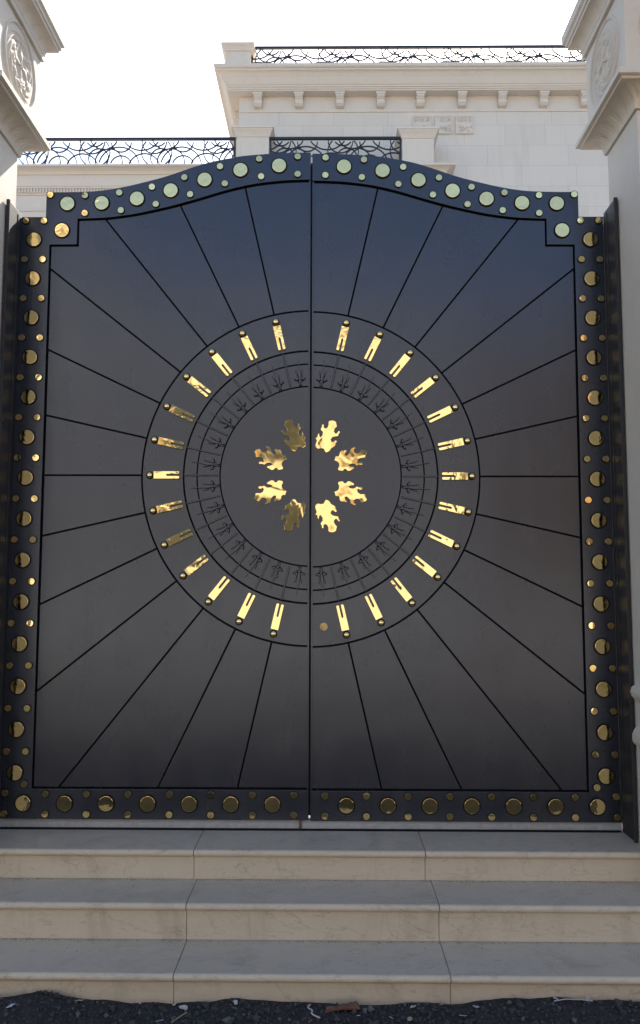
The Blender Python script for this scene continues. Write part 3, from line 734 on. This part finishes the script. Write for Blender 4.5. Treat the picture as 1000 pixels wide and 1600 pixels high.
W = [(125, 1568, .014, 'small white scrap in the dark gravel near the raised mound on the left', 'scrap'), (250, 1590, .020, 'bluish plastic scrap at the bottom edge left of centre', 'scrapblue'),
     (218, 1567, .010, 'tiny white flake close to the riser, right of the gravel mound', 'scrap'), (288, 1574, .017, 'crumpled white scrap beside the riser joint left of centre', 'scrap'),
     (368, 1572, .013, 'white chip against the riser, left of the long white strip', 'scrap'), (273, 1566, .012, 'grey-white pebble-like scrap leaning on the riser joint', 'scrap'),
     (646, 1575, .015, 'round white scrap right of the red brick fragment', 'scrap'), (724, 1590, .018, 'white crumpled disc at the bottom edge right of centre', 'scrapblue'),
     (612, 1590, .012, 'small pale scrap near the bottom edge below the round white one', 'scrap'), (744, 1578, .012, 'pale flake up and right of the crumpled disc', 'scrap'),
     (912, 1560, .016, 'white scrap near the riser at the far right', 'scrap'), (640, 1590, .015, 'dry beige leaf lying right of the red brick fragment', 'twig'),
     (15, 1584, .018, 'grey plastic scrap at the far left edge', 'scrapblue'), (560, 1588, .010, 'tiny white chip just below the brick fragment', 'scrap'),
     (690, 1571, .009, 'tiny white chip between the round scrap and the crumpled disc', 'scrap'), (868, 1570, .013, 'thin pale scrap near the right end of the gravel', 'scrap')]
for i, (u, v, s, lab, mt) in enumerate(W):
    litter('dry_leaf' if mt == 'twig' else 'litter_scrap', u, v, s, lab, 'dry leaf' if mt == 'twig' else 'litter', mt, i+1, None if mt == 'twig' else 'scraps of litter in the gravel', 1.0+0.5*(i % 3 == 0))
def strip(name, pts, r_, label, cat, mat, group=None):
    P = []
    for u, v, up in pts:
        d = FW+RT*((u-500)/F)+UP*((800-v)/F); q = CAM+d*((-0.325-CAM.z)/d.z); q.y = min(q.y, -0.86); P.append(Vector((q.x, q.y, gz(q.x, q.y)+0.010+up)))
    cu = bpy.data.curves.new(name, 'CURVE'); cu.dimensions = '3D'; sp = cu.splines.new('NURBS'); sp.points.add(len(P)-1); sp.use_endpoint_u = True; sp.order_u = 3
    for q, p in zip(sp.points, P): q.co = (*(p-P[0]), 1)
    cu.bevel_depth = r_; cu.bevel_resolution = 2
    tmp = bpy.data.objects.new(name, cu); C.objects.link(tmp); dg = bpy.context.evaluated_depsgraph_get()
    me = bpy.data.meshes.new_from_object(tmp.evaluated_get(dg)); bpy.data.objects.remove(tmp)
    me.materials.clear(); me.materials.append(MAT[mat]); o = link(name, me); o.location = P[0]; tag(o, label, cat, group)
strip('plastic_strip', [(485, 1570, 0), (478, 1578, .006), (490, 1584, .004), (484, 1590, .002), (500, 1594, 0)], .0028, 'curled white plastic strip at the bottom centre of the gravel', 'plastic strip', 'scrap')
strip('plastic_strip', [(866, 1575, 0), (880, 1566, .004), (893, 1563, 0), (905, 1568, .003), (925, 1572, 0)], .002, 'long thin pale strip among scraps at the right end of the gravel', 'plastic strip', 'scrap')
strip('twig', [(268, 1596, 0), (278, 1590, .004), (292, 1584, .002)], .002, 'short pale twig at the bottom edge below the crumpled white scrap', 'twig', 'twig')
def brick():
    bm = bmesh.new(); r = random.Random(2)
    bmesh.ops.create_cube(bm, size=1.0); bmesh.ops.subdivide_edges(bm, edges=bm.edges[:], cuts=3, use_grid_fill=True)
    for v in bm.verts:
        v.co = Vector((v.co.x*0.11*(1-0.25*v.co.z), v.co.y*0.025, v.co.z*0.010))
        v.co += Vector((noise.noise(v.co*40), noise.noise(v.co*40+Vector((5, 0, 0))), noise.noise(v.co*40+Vector((9, 0, 0)))))*0.008
    o = finish('brick_fragment', bm, 'brick', smooth=False); q = at(535, 1572, -0.90); o.location = (q.x, -0.893, gz(q.x, -0.893)+0.012); o.rotation_euler = (0.1, -0.08, 0.12)
    tag(o, 'broken red brick sliver lying on the gravel at the foot of the steps', 'brick')
brick()
